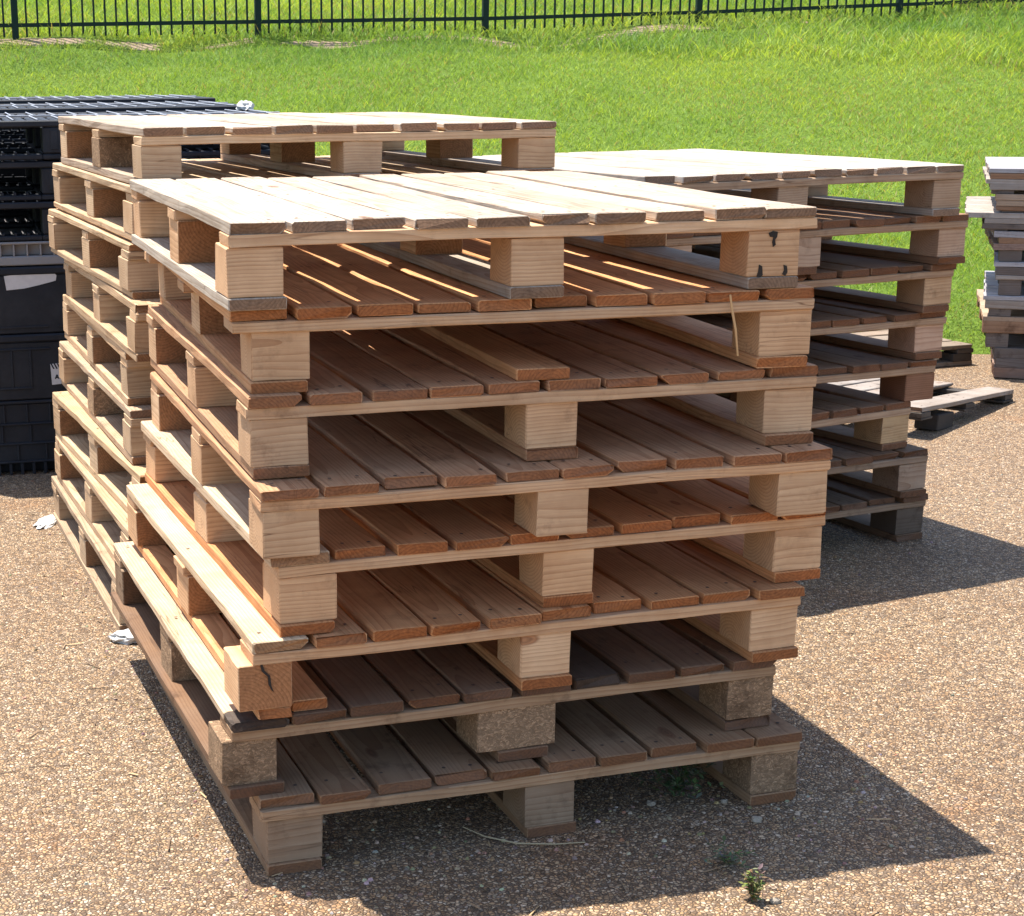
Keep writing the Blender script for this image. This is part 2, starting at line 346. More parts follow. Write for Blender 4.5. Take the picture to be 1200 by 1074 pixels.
def make_pallet(label, group, loc, yaw, rng, hb, runners=True, age=0., deckcol=NEW, blockcol=None, strcol=None,
                boards=None, nb=10, gap=.012, mids=True, front_blocks=(.0, .535, 1.035), bw=.105, bd=.118, chips=(), dark_boards=(),
                first_dx=0., left_split=False, left_block_dx=0., endgrain_front=(), board_front=None, width=PW, depth=PD, drop_boards=(), wideblock=None, stain_first=False, first_col=None):
    t = .022; hr = t if runners else 0.
    root = empty('wooden_pallet', loc, yaw, label, 'pallet', group)
    blockcol = blockcol or deckcol; strcol = strcol or deckcol
    zs = hr + hb; zd = zs + t
    # deck of boards running front to back
    d = MB()
    if boards is None:
        w = (width - gap * (nb - 1)) / nb; boards = []
        x = 0.
        for k in range(nb):
            ww = w + rng.uniform(-.005, .004); xx = width * k / (nb - 1) if False else k * (w + gap) + rng.uniform(-.002, .003)
            boards.append((max(xx, boards[-1][1] + .002) if boards else xx, min(xx + ww, width)))
    for k, (a, b) in enumerate(boards):
        if k in drop_boards: continue
        if k == 0: a += first_dx; b += first_dx * .3
        bc = jitcol(deckcol, rng, .13, .1); ag = min(1., max(0., age + rng.uniform(-.12, .12)))
        if k in dark_boards: bc = tuple(v * .30 for v in bc); ag = min(.7, ag)
        y0 = rng.uniform(-.006, .008) + (rng.uniform(.004, .014) if rng.random() < .18 else 0) + (board_front or {}).get(k, 0.); y1 = depth + rng.uniform(-.006, .004)
        wane = (rng.choice((0, 1)), rng.uniform(.006, .017)) if rng.random() < .24 else None
        if k == 0 and first_col: bc = first_col
        if k == 0 and stain_first:
            plank(d, 'y', y0, .062, a, b, zd + .0004, zd + t - .002, rng, (.075, .055, .042), .2, c=.005, n=5, rough=.002, endrough=.006, jag=(.004, .006))
            y0 = .055; bc = (.58, .44, .29); ag = .1; board_front = dict(board_front or {}); board_front[0] = .05
        plank(d, 'y', y0, y1, a, b, zd + .0004, zd + t + rng.uniform(-.003, .0015), rng, bc, ag, c=.0024, n=13, bow=.0015, rough=.0010, endrough=.0026, wane=wane, skew=rng.uniform(-.0035, .0035),
              jag=(.012 if (board_front or {}).get(k, 0) > .02 else (.004 if rng.random() < .2 else 0), .004))
        xm = (a + b) / 2
        for yy in (.045, depth / 2, depth - .05):
            for s_ in (-1, 1):
                if rng.random() < .85:
                    disc(d, xm + s_ * (b - a) * rng.uniform(.2, .3), yy + rng.uniform(-.015, .015), zd + t + .0006, .0042, (.10, .07, .055))
    d.build('deck', [M_WOOD], root)
    # three stringer boards across
    for y0, y1 in ((.0, .1), (depth / 2 - .05, depth / 2 + .05), (depth - .1, depth)):
        s = MB(); plank(s, 'x', rng.uniform(-.003, .003), width + rng.uniform(-.004, .003), y0 + rng.uniform(0, .003), y1, zs + .0003, zd, rng, jitcol(strcol, rng, .08, .06), max(0, age + rng.uniform(-.1, .05)), n=13, bow=.0016, rough=.0011, eend=.16)
        s.build('stringer_board', [M_WOOD], root)
    # nine blocks
    for iy, y0 in enumerate((.004, depth / 2 - bd / 2, depth - bd - .004)):
        for ix in range(3):
            if iy == 0 and ix == 1 and not mids: continue
            x0 = front_blocks[ix] * width / PW + rng.uniform(-.004, .006); x0 = min(x0, width - bw)
            wv = bw * rng.uniform(.97, 1.04)
            if ix == 0 and iy == 0: x0 += left_block_dx
            if wideblock and (ix, iy) == (1, 0): x0 += wideblock[0]; wv = wideblock[1]
            if (ix, iy) == (2, 0): x0 = min(x0, width - wv)
            yy = y0 + rng.uniform(0, .006)
            b = MB(); chip = (ix, iy) in chips
            ax = 'y' if ((ix, iy) in endgrain_front or (iy > 0 and rng.random() < .6)) else 'x'
            bc = jitcol(blockcol, rng, .1, .08)
            if chip: bc = tuple(v * .8 for v in (.44, .29, .175)); bc = jitcol(bc, rng, .1, .05)
            ag = 0. if chip else max(0, age + rng.uniform(-.15, .1))
            if ax == 'x' : plank(b, 'x', x0, x0 + wv, yy, yy + bd, hr + .0003, zs, rng, bc, ag, c=.0016, n=4, bow=.0006, rough=.0008, endrough=.0016, eend=.16)
            else: plank(b, 'y', yy, yy + bd, x0, x0 + wv, hr + .0003, zs, rng, bc, ag, c=.0016, n=4, bow=.0006, rough=.0006, endrough=.001)
            b.build('block', [M_CHIP if chip else M_WOOD], root)
    # three bottom boards running front to back
    if runners:
        for ix in range(3):
            b = MB(); x0 = min(front_blocks[ix] * width / PW + rng.uniform(-.003, .003), width - .106)
            if ix == 0: x0 += left_block_dx * .5
            bc = jitcol(deckcol, rng, .14, .08); ag = max(0, age + rng.uniform(-.05, .2))
            if ix == 0 and left_split:
                plank(b, 'y', .012, depth, .012, .075, 0, hr, rng, bc, ag, n=9, jag=(.008, 0))
                plank(b, 'y', .03, depth * .5, .082, .15, .0005, hr, rng, jitcol(deckcol, rng), ag, n=7, jag=(.004, 0))
            else:
                plank(b, 'y', rng.uniform(-.004, .006), depth + rng.uniform(-.006, .004), x0, x0 + .106, 0, hr, rng, bc, ag, n=9, bow=.001, wane=(rng.choice((0, 1)), .009) if rng.random() < .3 else None)
            b.build('bottom_board', [M_WOOD], root)
    return root

A_POS = [(0, 0, 0), (.005, .020, -.021), (.029, -.001, .003), (.036, -.072, .013), (.067, -.052, .052), (.012, -.074, .049), (-.023, -.051, .051), (.023, -.079, .042)]
C_POS = [(2.53, 1.591, .19), (2.595, 1.64, .20), (2.578, 1.666, .202), (2.581, 1.696, .183), (2.554, 1.689, .166), (2.473, 1.682, .257), (2.532, 1.656, .192), (2.55, 1.676, .176)]
B_POS = [(.043, 1.384, .068), (.028, 1.49, .072), (.015, 1.504, .077), (.013, 1.404, .05), (.003, 1.579, .038), (0, 1.512, .055), (.004, 1.384, .088), (-.036, 1.382, .059), (-.06, 1.427, .051)]
HA, HB, HC = .15444, .14825, .15075

OLD = (.23, .13, .068); MIDW = (.46, .295, .165); REDW = (.52, .31, .165); BROWN = (.32, .185, .105)
GA = 'wooden pallets stacked in the front pile'; GB = 'wooden pallets stacked in the back left pile'; GC = 'wooden pallets stacked in the right pile'

# front stack, top to bottom
z = {}
b = 0.
for i in range(7, -1, -1):
    z[i] = b; b += HA - (.022 if i == 3 else 0)
fa = [
 dict(label='topmost pallet of the front stack, pale pine, black marks on its right block', boards=A1_BOARDS, deckcol=(.46, .39, .31), blockcol=NEW, front_blocks=(.0, .522, 1.006), strcol=(.67, .435, .25)),
 dict(label='second pallet from the top of the front stack, missing its middle front block', mids=False, deckcol=(.60, .31, .14), blockcol=NEW, strcol=(.64, .41, .235), front_blocks=(.032, .535, 1.03)),
 dict(label='third pallet from the top of the front stack, dark mould on some deck boards', deckcol=(.54, .30, .155), blockcol=NEW, strcol=(.64, .41, .235), age=.24, front_blocks=(.004, .53, 1.03)),
 dict(label='fourth pallet from the top of the front stack, splintered white front left deck corner', deckcol=(.55, .305, .16), blockcol=(.67, .435, .25), strcol=(.64, .41, .235), age=.16, runners=False, front_blocks=(.0, .525, 1.033)),
 dict(label='fifth pallet from the top of the front stack, reddish boards, wide sunlit left board', deckcol=(.60, .29, .125), blockcol=(.67, .435, .25), strcol=(.64, .41, .235), first_dx=-.008, first_col=(.62, .47, .31), front_blocks=(.0, .53, 1.035)),
 dict(label='sixth pallet from the top of the front stack, end grain block at its left corner', deckcol=(.60, .305, .135), blockcol=(.67, .435, .25), strcol=(.64, .41, .235), left_block_dx=-.03, endgrain_front=((0, 0),), left_split=True, first_col=(.64, .485, .31), front_blocks=(.0, .535, 1.03)),
 dict(label='second pallet from the ground in the front stack, dark, with wide chipboard middle block', deckcol=OLD, blockcol=(.3, .2, .12), strcol=(.40, .27, .16), age=.34, chips=((0, 0), (1, 0), (2, 0), (0, 1)), dark_boards=(6,), stain_first=True, left_block_dx=-.018, wideblock=(-.045, .165), front_blocks=(.0, .53, 1.03), board_front={0: .0}),
 dict(label='bottom pallet of the front stack, old dark boards standing on the pebbled ground', deckcol=(.34, .205, .11), blockcol=(.34, .24, .155), strcol=(.42, .285, .17), age=.3, chips=((2, 0),), front_blocks=(.01, .535, 1.03)),
]
rng = random.Random(11)
for i, (x, y, t) in enumerate(A_POS):
    pr = make_pallet(group=GA, loc=(x, y, z[i]), yaw=t, rng=rng, hb=HA - .066, **fa[i])
    if i == 0: TOP = pr
    if i == 5: CRACKED = pr
ORD = ['topmost', 'second', 'third', 'fourth', 'fifth', 'sixth', 'seventh', 'eighth']
# right stack
b = 0.
for i in range(7, -1, -1):
    z[i] = b; b += HC - (.022 if i == 4 else 0)
dc = ['sun bleached deck and a knot on its right block', 'pale smooth right block', 'pale right block set back', 'nail holes in its right block', 'reddish brown right block', 'narrowest reach, set in from its neighbours', 'old dark deck and pale right block', 'black old blocks on the ground']
for i, (x, y, t) in enumerate(C_POS):
    w = ['topmost pallet', 'second pallet from the top', 'third pallet from the top', 'fourth pallet from the top', 'fifth pallet from the top', 'third pallet from the ground', 'second pallet from the ground', 'bottom pallet'][i]
    lab = f'{w} of the right stack, {dc[i]}'
    old = i >= 6
    make_pallet(label=lab, group=GC, loc=(x - PW * math.cos(t), y - PW * math.sin(t), z[i]), yaw=t, rng=rng, hb=HC - .066, runners=i != 4,
                deckcol=(BROWN if i else (.47, .415, .35)) if not old else OLD, blockcol=[(.42, .3, .2), (.56, .4, .28), (.58, .4, .24), (.56, .38, .27), (.32, .16, .09), (.56, .38, .2), (.46, .35, .26), (.12, .085, .06)][i],
                strcol=(.45, .31, .2) if not old else (.34, .24, .16), age=[.05, .2, .2, .2, .25, .25, .4, .5][i], front_blocks=(.0, .455, 1.03), bw=.11)
# back left stack
b = 0.
for i in range(8, -1, -1):
    z[i] = b; b += HB
bl = ['topmost pallet of the back left stack, rising above the front stack', 'second pallet from the top of the back left stack, level with the front stack top',
      'third pallet from the top of the back left stack, jutting out left', 'fourth pallet from the top of the back left stack, set in to the right', 'middle pallet of the back left stack, fifth from the top',
      'fourth pallet from the ground in the back left stack, beside black crates', 'third pallet from the ground in the back left stack, jutting left',
      'second pallet from the ground in the back left stack, pale boards', 'bottom pallet of the back left stack, by the white scrap on the ground']
for i, (x, y, t) in enumerate(B_POS):
    make_pallet(label=bl[i], group=GB, loc=(x, y, z[i]), yaw=t, rng=rng, hb=HB - .066, deckcol=[(.48, .39, .30), (.58, .42, .26), (.58, .42, .26), (.54, .38, .23), (.58, .41, .25), (.48, .35, .23), (.58, .42, .25), (.52, .37, .23), (.50, .36, .23)][i],
                blockcol=(.58, .41, .25), strcol=(.62, .45, .28), age=[0, .05, .05, .1, .05, .3, .05, .2, .2][i], chips=((0, 1),) if i in (0, 5) else (), front_blocks=(.0, .53, 1.033))

# scorch marks on the topmost pallet's right front block
def scorch(parent, pts, y=-.0006, name='scorch_mark'):
    m = MB(); n = len(pts); vs = [(x, y, z_) for x, z_ in pts] + [(x, y + .0105, z_) for x, z_ in pts]
    m.add(vs, [list(range(n)), list(range(2 * n - 1, n - 1, -1))] + [[k, k + n, (k + 1) % n + n, (k + 1) % n] for k in range(n)], None, (.02, .016, .014), None, .3)
    return m.build(name, [M_WOOD], parent)
for pts in ([(1.043, .105), (1.052, .109), (1.061, .107), (1.060, .098), (1.056, .092), (1.058, .083), (1.053, .079), (1.051, .088), (1.053, .097), (1.046, .098)],
            [(1.026, .046), (1.032, .043), (1.034, .026), (1.029, .022), (1.022, .024), (1.025, .034)],
            [(1.077, .044), (1.084, .042), (1.086, .030), (1.082, .023), (1.075, .026), (1.079, .034)]):
    scorch(TOP, pts, .0016)
scorch(CRACKED, [(.016, .111), (.020, .111), (.024, .098), (.034, .088), (.036, .068), (.040, .055), (.035, .062), (.031, .070), (.030, .086), (.019, .097)], .0034, 'crack')
# ------------------------------------------------------------------ ground, bank
def edge_y(x):   # where paving ends and the bank starts
    k = np.clip((np.asarray(x, float) - 1.2) / 2.0, 0, 1); k = k * k * (3 - 2 * k)
    return 7.7 + (4.85 - 7.7) * k + .08 * np.sin(np.asarray(x) * 2.1) + .04 * np.sin(np.asarray(x) * 5.7 + 1)
def zbank(x, y):
    x = np.asarray(x, float); y = np.asarray(y, float)
    e = edge_y(x); k = np.clip((y - e) / (14.7 - e), 0, None)
    hf = 1.70 + .045 * np.clip(x - 5.5, 0, 40)
    up = np.where(k <= 1, hf * (k ** .92 * .97 + .03 * k), hf + (y - 14.7) * .115)
    lip = .05 * np.clip((y - e) / .3, 0, 1)
    bumps = .03 * np.sin(x * 1.7 + y * .9) + .02 * np.sin(x * 3.1 - y * 2.3) + .05 * np.sin(y * .45 + x * .2)
    return np.where(y < e, -.04 * np.clip((e - y) / .15, 0, 1), up + lip + bumps * np.clip((y - e) / 1.5, 0, 1))
_rs = np.random.RandomState(4)
_tab = _rs.rand(256, 256)
def vnoise(x, y):
    xi = np.floor(x).astype(int); yi = np.floor(y).astype(int); fx = x - xi; fy = y - yi
    fx = fx * fx * (3 - 2 * fx); fy = fy * fy * (3 - 2 * fy)
    t = lambda a, b: _tab[a % 256, b % 256]
    return (t(xi, yi) * (1 - fx) + t(xi + 1, yi) * fx) * (1 - fy) + (t(xi, yi + 1) * (1 - fx) + t(xi + 1, yi + 1) * fx) * fy
def dirt_mask(x, y):
    c = 14.42 + .10 * np.sin(x * .8) + .06 * np.sin(x * 2.9)
    band = np.exp(-((y - c) / .36) ** 2)
    n = vnoise(x * 1.3 + 40, y * 2.2) * .55 + vnoise(x * 3.7, y * 5.3 + 9) * .45
    fade = np.clip((10.2 - x) / 2.5, .25, 1)
    ed = .9 * np.exp(-((y - edge_y(x)) / .14) ** 2)
    return np.clip(np.clip((band * .8 * fade + n - 1.02) * 4.5, 0, 1) + ed * np.clip(n * 2 - .5, 0, 1), 0, 1)

def grid_sheet(name, xs, ys, zf, mat, dirt=False):
    X, Y = np.meshgrid(xs, ys); Z = zf(X, Y)
    nx, ny = len(xs), len(ys)
    v = np.stack([X, Y, Z], -1).reshape(-1, 3)
    i = np.arange(nx * ny).reshape(ny, nx)
    f = np.stack([i[:-1, :-1], i[:-1, 1:], i[1:, 1:], i[1:, :-1]], -1).reshape(-1, 4)
    me = bpy.data.meshes.new(name); me.from_pydata(v.tolist(), [], f.tolist())
    if dirt:
        a = me.attributes.new('dirt', 'FLOAT', 'POINT'); a.data.foreach_set('value', dirt_mask(X, Y).ravel().astype('f'))
    me.materials.append(mat); me.polygons.foreach_set('use_smooth', [True] * len(me.polygons)); me.update()
    o = bpy.data.objects.new(name, me); COL.objects.link(o); o['kind'] = 'structure'; return o

pav = grid_sheet('ground', np.array([-70., -20, -6, 0, 6, 20, 70]), np.array([-70., -20, -6, 0, 8.2]), lambda X, Y: X * 0, M_GROUND)
xs = np.concatenate([np.linspace(-70, -7, 22), np.arange(-6.5, 15.5, .16), np.linspace(16, 80, 24)])
ys = np.concatenate([np.arange(4.3, 16, .12), np.linspace(16.5, 40, 30), np.linspace(44, 160, 16)])
grid_sheet('grass_bank', xs, ys, zbank, M_SOIL, True)

# grass blades: one uncountable mass
def grass():
    rs = np.random.RandomState(7)
    cx, cy = -.54, -2.94
    P = []; H = []; Wd = []; far = []
    def wedge(n, d0, d1, hmin, hmax, w, pw=1.):
        # directions over the view and a margin on both sides
        a = rs.uniform(-.30, .66, n); d = (d0 ** 2 + (d1 ** 2 - d0 ** 2) * rs.rand(n) ** pw) ** .5
        x = cx + d * np.sin(a); y = cy + d * np.cos(a)
        keep = y > edge_y(x) + .02 + rs.exponential(.03, n) - .02
        x, y = x[keep], y[keep]
        dm = dirt_mask(x, y); keep = rs.rand(len(x)) > np.clip(dm * .86, 0, .86)
        keep &= vnoise(x * 6, y * 6) > -.1
        x, y = x[keep], y[keep]
        P.append(np.stack([x, y], -1)); H.append(rs.uniform(hmin, hmax, len(x))); Wd.append(np.full(len(x), w)); far.append(np.full(len(x), d0))
    wedge(150000, 7.3, 11.5, .025, .06, .0045)
    wedge(190000, 11.2, 18.2, .028, .062, .0066)
    wedge(120000, 17.6, 26., .05, .15, .011)
    wedge(70000, 26., 48., .12, .3, .024)
    P = np.concatenate(P); H = np.concatenate(H); Wd = np.concatenate(Wd); n = len(P)
    x, y = P[:, 0], P[:, 1]
    cl = vnoise(x * 2.2, y * 2.2) * .6 + vnoise(x * 7, y * 7) * .4
    H = H * (.55 + .9 * cl)
    # rank strip of taller grass under the fence
    H = np.where((y > 13.2) & (y < 15.2), H * 1.15, H)
    z0 = zbank(x, y) - .006
    th = rs.uniform(0, 2 * np.pi, n); ca, sa = np.cos(th), np.sin(th)
    lean = rs.uniform(.4, 1.5, n) * H; lt = rs.uniform(0, 2 * np.pi, n)
    lx, ly = np.cos(lt) * lean, np.sin(lt) * lean
    V = np.empty((n, 4, 3), 'f')
    b = np.stack([x, y, z0], -1)
    V[:, 0] = b
    m = b + np.stack([lx * .35, ly * .35, H * .55], -1)
    off = np.stack([ca * Wd * .5, sa * Wd * .5, np.zeros(n)], -1)
    V[:, 1] = m + off; V[:, 3] = m - off
    V[:, 2] = b + np.stack([lx, ly, H], -1)
    me = bpy.data.meshes.new('grass')
    me.vertices.add(4 * n); me.vertices.foreach_set('co', V.ravel())
    me.loops.add(4 * n); me.loops.foreach_set('vertex_index', np.arange(4 * n, dtype='i'))
    me.polygons.add(n); me.polygons.foreach_set('loop_start', np.arange(0, 4 * n, 4, dtype='i'))
    me.update(calc_edges=True)
    big = vnoise(x * .35 + 3, y * .35) * .45 + vnoise(x * .9, y * 1.1 + 20) * .3 + vnoise(x * 3, y * 3 + 5) * .2
    t = np.clip(big * 1.6 - .35 + rs.normal(0, .22, n), 0, 1)[:, None]
    A = np.array([.17, .285, .05]); B = np.array([.385, .46, .085])
    c = A * (1 - t) + B * t
    straw = rs.rand(n) < .05 + .10 * (vnoise(x * .6 + 70, y * .8) > .62)
    c[straw] = np.array([.33, .27, .11]) * rs.uniform(.7, 1.1, (straw.sum(), 1))
    c *= rs.uniform(.75, 1.25, (n, 1))
    fr = (y > 13.3) & (y < 14.1) & (x > -2); c[fr] *= np.array([.72, .82, 1.0])     # darker, coarser grass along the fence foot
    at = me.attributes.new('bcol', 'FLOAT_VECTOR', 'FACE'); at.data.foreach_set('vector', c.astype('f').ravel())
    me.materials.append(M_GRASS)
    o = bpy.data.objects.new('grass', me); COL.objects.link(o)
    tag(o, 'bright green mown grass covering the bank up to and beyond the fence', 'grass', kind='stuff')
grass()

# ------------------------------------------------------------------ fence
def fence():
    y0 = 14.72
    root = empty('metal_fence', (5.5, y0, float(zbank(5.5, y0))), 0, 'dark green metal picket fence running along the top of the grass bank', 'fence')
    ox, oz = 5.5, root.location.z
    xs = [.64 + 2.447 * k for k in range(-3, 8)]
    def gz(x): return float(zbank(x, y0))
    def railz(x): return 1.925 + .012 * (x - .64) + .022 * max(0, x - 6.5)
    for k, x in enumerate(xs):
        m = MB(); zz = gz(x) - .15; box(m, x - .032 - ox, x + .032 - ox, -.032, .032, zz - oz, railz(x) + 1.55 - oz, .006)
        box(m, x - .037 - ox, x + .037 - ox, -.037, .037, railz(x) + 1.55 - oz, railz(x) + 1.575 - oz, .008)
        m.build('post', [M_FENCE], root)
    for a, b_ in zip(xs[:-1], xs[1:]):
        za, zb = railz(a), railz(b_)
        for dz in (0., 1.15, 1.42):
            m = MB(); vs = []
            for x, zc in ((a + .032, za + dz), (b_ - .032, zb + dz)):
                for yy, hh in ((-.02, -.019), (.02, -.019), (.02, .019), (-.02, .019)): vs.append((x - ox, yy, zc + hh - oz))
            m.add(vs, [[0, 1, 5, 4], [1, 2, 6, 5], [2, 3, 7, 6], [3, 0, 4, 7], [3, 2, 1, 0], [4, 5, 6, 7]]); m.build('rail', [M_FENCE], root)
        m = MB(); n = 21
        for k in range(1, n + 1):
            x = a + (b_ - a) * k / (n + 1.); f = k / (n + 1.); zc = za + (zb - za) * f
            box(m, x - .0095 - ox, x + .0095 - ox, -.0095, .0095, zc - .115 - oz, zc + 1.46 - oz, .002)
        m.build('picket_panel', [M_FENCE], root)
fence()

# ------------------------------------------------------------------ black plastic pallets and crates at the left
def black_pallet(label, x0, x1, y0, y1, z0, z1, yaw, group='black plastic pallets in the left pile', grid=True, simple=False, feet=None, matw=None):
    W, D, H = x1 - x0, y1 - y0, z1 - z0
    root = empty('plastic_pallet', (x0, y0, z0), yaw, label, 'pallet', group)
    mat = matw or M_BLACK
    m = MB(); td = .024
    zt = H - td
    # deck: frame border, slats running back, cross ribs
    bz0, bz1 = zt, H - .001
    for (a, b, c, d) in ((0, W, 0, .05), (0, W, D - .05, D), (0, .05, .05, D - .05), (W - .05, W, .05, D - .05), (.05, W - .05, D / 2 - .035, D / 2 + .035)):
        box(m, a, b, c, d, bz0, bz1, .004)
    x = .055
    while x < W - .085:
        box(m, x, x + .031, .0505, D / 2 - .0355, bz0 + .002, bz1 - .002, .005); box(m, x, x + .031, D / 2 + .0355, D - .0505, bz0 + .002, bz1 - .002, .005); x += .043
    for yy in (.2, .34, .46, .78, .92, 1.06):
        if yy < D - .1: box(m, .05, W - .05, yy, yy + .018, bz0 - .012, bz0 + .004, .002)
    m.build('deck', [mat], root)
    # thin raised ribs on top, sun glints put into their pale grey
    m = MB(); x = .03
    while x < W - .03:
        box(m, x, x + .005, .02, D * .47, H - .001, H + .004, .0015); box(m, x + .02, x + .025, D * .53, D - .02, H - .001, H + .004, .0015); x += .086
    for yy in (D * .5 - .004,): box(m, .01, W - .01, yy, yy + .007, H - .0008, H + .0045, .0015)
    m.build('glint_ribs', [M_GLINT], root)
    # feet
    feet = feet or ((0, .15), (W / 2 - .08, W / 2 + .08), (W - .15, W))
    for a, b in feet:
        for c, d in ((.004, .15), (D / 2 - .07, D / 2 + .07), (D - .15, D - .004)):
            f = MB(); box(f, a + .002, b - .002, c, d, .02, zt, .006)
            for q in range(2): box(f, a + .03 + q * (b - a - .085), a + .055 + q * (b - a - .085), c - .003, c + .002, .035, zt - .012, .001)
            f.build('foot', [mat], root)
    m = MB()
    for a, b in feet: box(m, a, b, .002, D - .002, 0, .019, .004)
    for c, d in ((0, .1), (D / 2 - .05, D / 2 + .05), (D - .1, D)):
        for (a, b) in zip([f[1] for f in feet[:-1]], [f[0] for f in feet[1:]]):
            box(m, a + .001, b - .001, c + .003, d - .003, .001, .018, .003)
            xx = a + .02
            while xx < b - .02:
                box(m, xx, xx + .008, c + .006, d - .006, .0185, .028, .001); xx += .045
    m.build('bottom_frame', [mat], root)
    return root

X0, X1, YF = -.52, .96, 3.40
ftD = ((0, .13), (.475, .80), (1.33, 1.48))
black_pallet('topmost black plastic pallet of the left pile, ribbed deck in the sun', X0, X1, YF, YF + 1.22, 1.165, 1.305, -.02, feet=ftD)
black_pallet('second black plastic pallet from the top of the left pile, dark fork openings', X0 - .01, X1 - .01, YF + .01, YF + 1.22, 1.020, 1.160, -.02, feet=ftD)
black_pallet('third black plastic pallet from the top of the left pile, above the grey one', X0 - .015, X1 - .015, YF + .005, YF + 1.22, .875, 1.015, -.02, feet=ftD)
# grey pallet
root = empty('grey_plastic_pallet', (X0 - .02, YF + .005, .786), -.02, 'dusty grey plastic pallet between the black ones in the left pile', 'pallet')
W, D = 1.445 - .9 + .555, 1.2
W = .52 + .02 - .035 + .0
W = 1.30
m = MB(); box(m, 0, W, 0, D, .0, .034, .004); m.build('bottom_rim', [M_GREYP], root)
m = MB(); box(m, .02, W - .02, .03, D - .03, .0342, .076, .003)
box(m, 0, W, 0, D, .0762, .086, .003); m.build('deck', [M_GREYP], root)
m = MB(); xx = .03
while xx < W - .02:
    box(m, xx, xx + .006, .001, .0295, .0345, .0758, .001); xx += .0485
m.build('wall_ribs', [M_GREYP], root)
# solid crates
def crate(label, z0, z1, style):
    root = empty('plastic_crate', (X0 - .02, YF + .005, z0), -.02, label, 'crate', 'black plastic crates in the left pile')
    H = z1 - z0; W = 1.47; D = 1.2; m = MB()
    box(m, 0, W, 0, .03, .0, H - .03, .004); box(m, 0, .03, .031, D, .0, H - .03, .004); box(m, W - .03, W, .031, D, 0, H - .03, .004); box(m, .031, W - .031, D - .03, D, 0, H - .03, .004)
    box(m, .031, W - .031, .031, D - .031, .001, .03, .003)
    m.build('walls', [M_BLACK], root)
    m = MB(); box(m, -.006, W + .006, -.008, D + .006, H - .0298, H - .001, .006); m.build('lid_rim', [M_BLACK], root)
    m = MB()
    x = .05
    while x < W - .2:
        if style == 0:
            box(m, x, x + .2, -.004, -.0002, .02, .028, .002)
        else:
            for (a, b, c, d) in ((x, x + .13, .04, .048), (x, x + .008, .0482, H - .06), (x + .122, x + .13, .0482, H - .06), (x + .055, x + .061, .0482, H - .06), (x, x + .2, H - .0598, H - .052)):
                box(m, a, b, -.006, -.0002, c, d, .002)
        x += .235
    m.build('wall_ribs', [M_BLACK], root)
    return root
c1 = crate('black plastic crate with a torn grey paper label on its front, under the grey pallet', .535, .782, 0)
c2 = crate('black plastic crate with a small lettered label at its right, above the lowest pallet', .287, .533, 1)
# torn label
def poly_sheet(pts, y0, y1, mat, name, parent, mi=0):
    m = MB(); n = len(pts)
    vs = [(x, y0, z) for x, z in pts] + [(x, y1, z) for x, z in pts]
    m.add(vs, [list(range(n)), list(range(2 * n - 1, n - 1, -1))] + [[k, k + n, (k + 1) % n + n, (k + 1) % n] for k in range(n)])
    return m.build(name, [mat], parent)
def lp(px, py): return ((px - 60) / 310. - .041 - (X0 - .02) , .674 - (py - 346) / 318. - .535)
tear = [(8, 322), (10, 338.5), (30, 337), (45, 334), (58, 331), (66, 329), (67, 323), (64, 319), (64.5, 313), (56, 313.5), (49, 315), (50, 317.5), (42, 318), (33, 317.5), (24, 319.5), (16, 321)]
poly_sheet([lp(*p) for p in tear], -.0022, -.0008, M_LABEL, 'paper_label', c1)
# lettered label on the lower crate: plate, black slanted bars along its top, letters
def lp2(px, py): return ((px - 60) / 310. - .048 - (X0 - .02), .534 - (py - 390) / 318. - .287)
lab = poly_sheet([lp2(57, 427), lp2(58, 452), lp2(92, 450), lp2(91, 425)], -.0022, -.0008, M_LABEL, 'lettered_label', c2)
m = MB()
def sheet(pts, y0=-.0030, y1=-.0021):
    n = len(pts); vs = [(x, y0, z_) for x, z_ in pts] + [(x, y1, z_) for x, z_ in pts]
    m.add(vs, [list(range(n)), list(range(2 * n - 1, n - 1, -1))] + [[k, k + n, (k + 1) % n + n, (k + 1) % n] for k in range(n)])
for k in range(9):
    x = 57.2 + k * 3.6
    sheet([lp2(x, 426.6), lp2(x + 2.8, 433), lp2(x + 4.6, 433), lp2(x + 1.6, 426.6)])
def stroke(a, b, w):
    (x0, z0_), (x1, z1_) = lp2(*a), lp2(*b); dx, dz = x1 - x0, z1_ - z0_; L = math.hypot(dx, dz); w = w / 310. / 2
    nx, nz = -dz / L * w, dx / L * w
    sheet([(x0 + nx, z0_ + nz), (x0 - nx, z0_ - nz), (x1 - nx, z1_ - nz), (x1 + nx, z1_ + nz)])
for dx, let in ((62, 'A'), (67.5, 'N'), (73, 'T')):
    S = {'A': [((0, 5), (2, 0)), ((2, 0), (4, 5)), ((.9, 3.4), (3.1, 3.4))], 'N': [((0.4, 5), (.4, 0)), ((.4, 0), (3.8, 5)), ((3.8, 5), (3.8, 0))], 'T': [((0, .4), (4.4, .4)), ((2.2, .8), (2.2, 5))]}[let]
    for a, b_ in S: stroke((dx + a[0], 440 + a[1]), (dx + b_[0], 440 + b_[1]), 1.3)
m.build('lettering', [M_INK], lab)
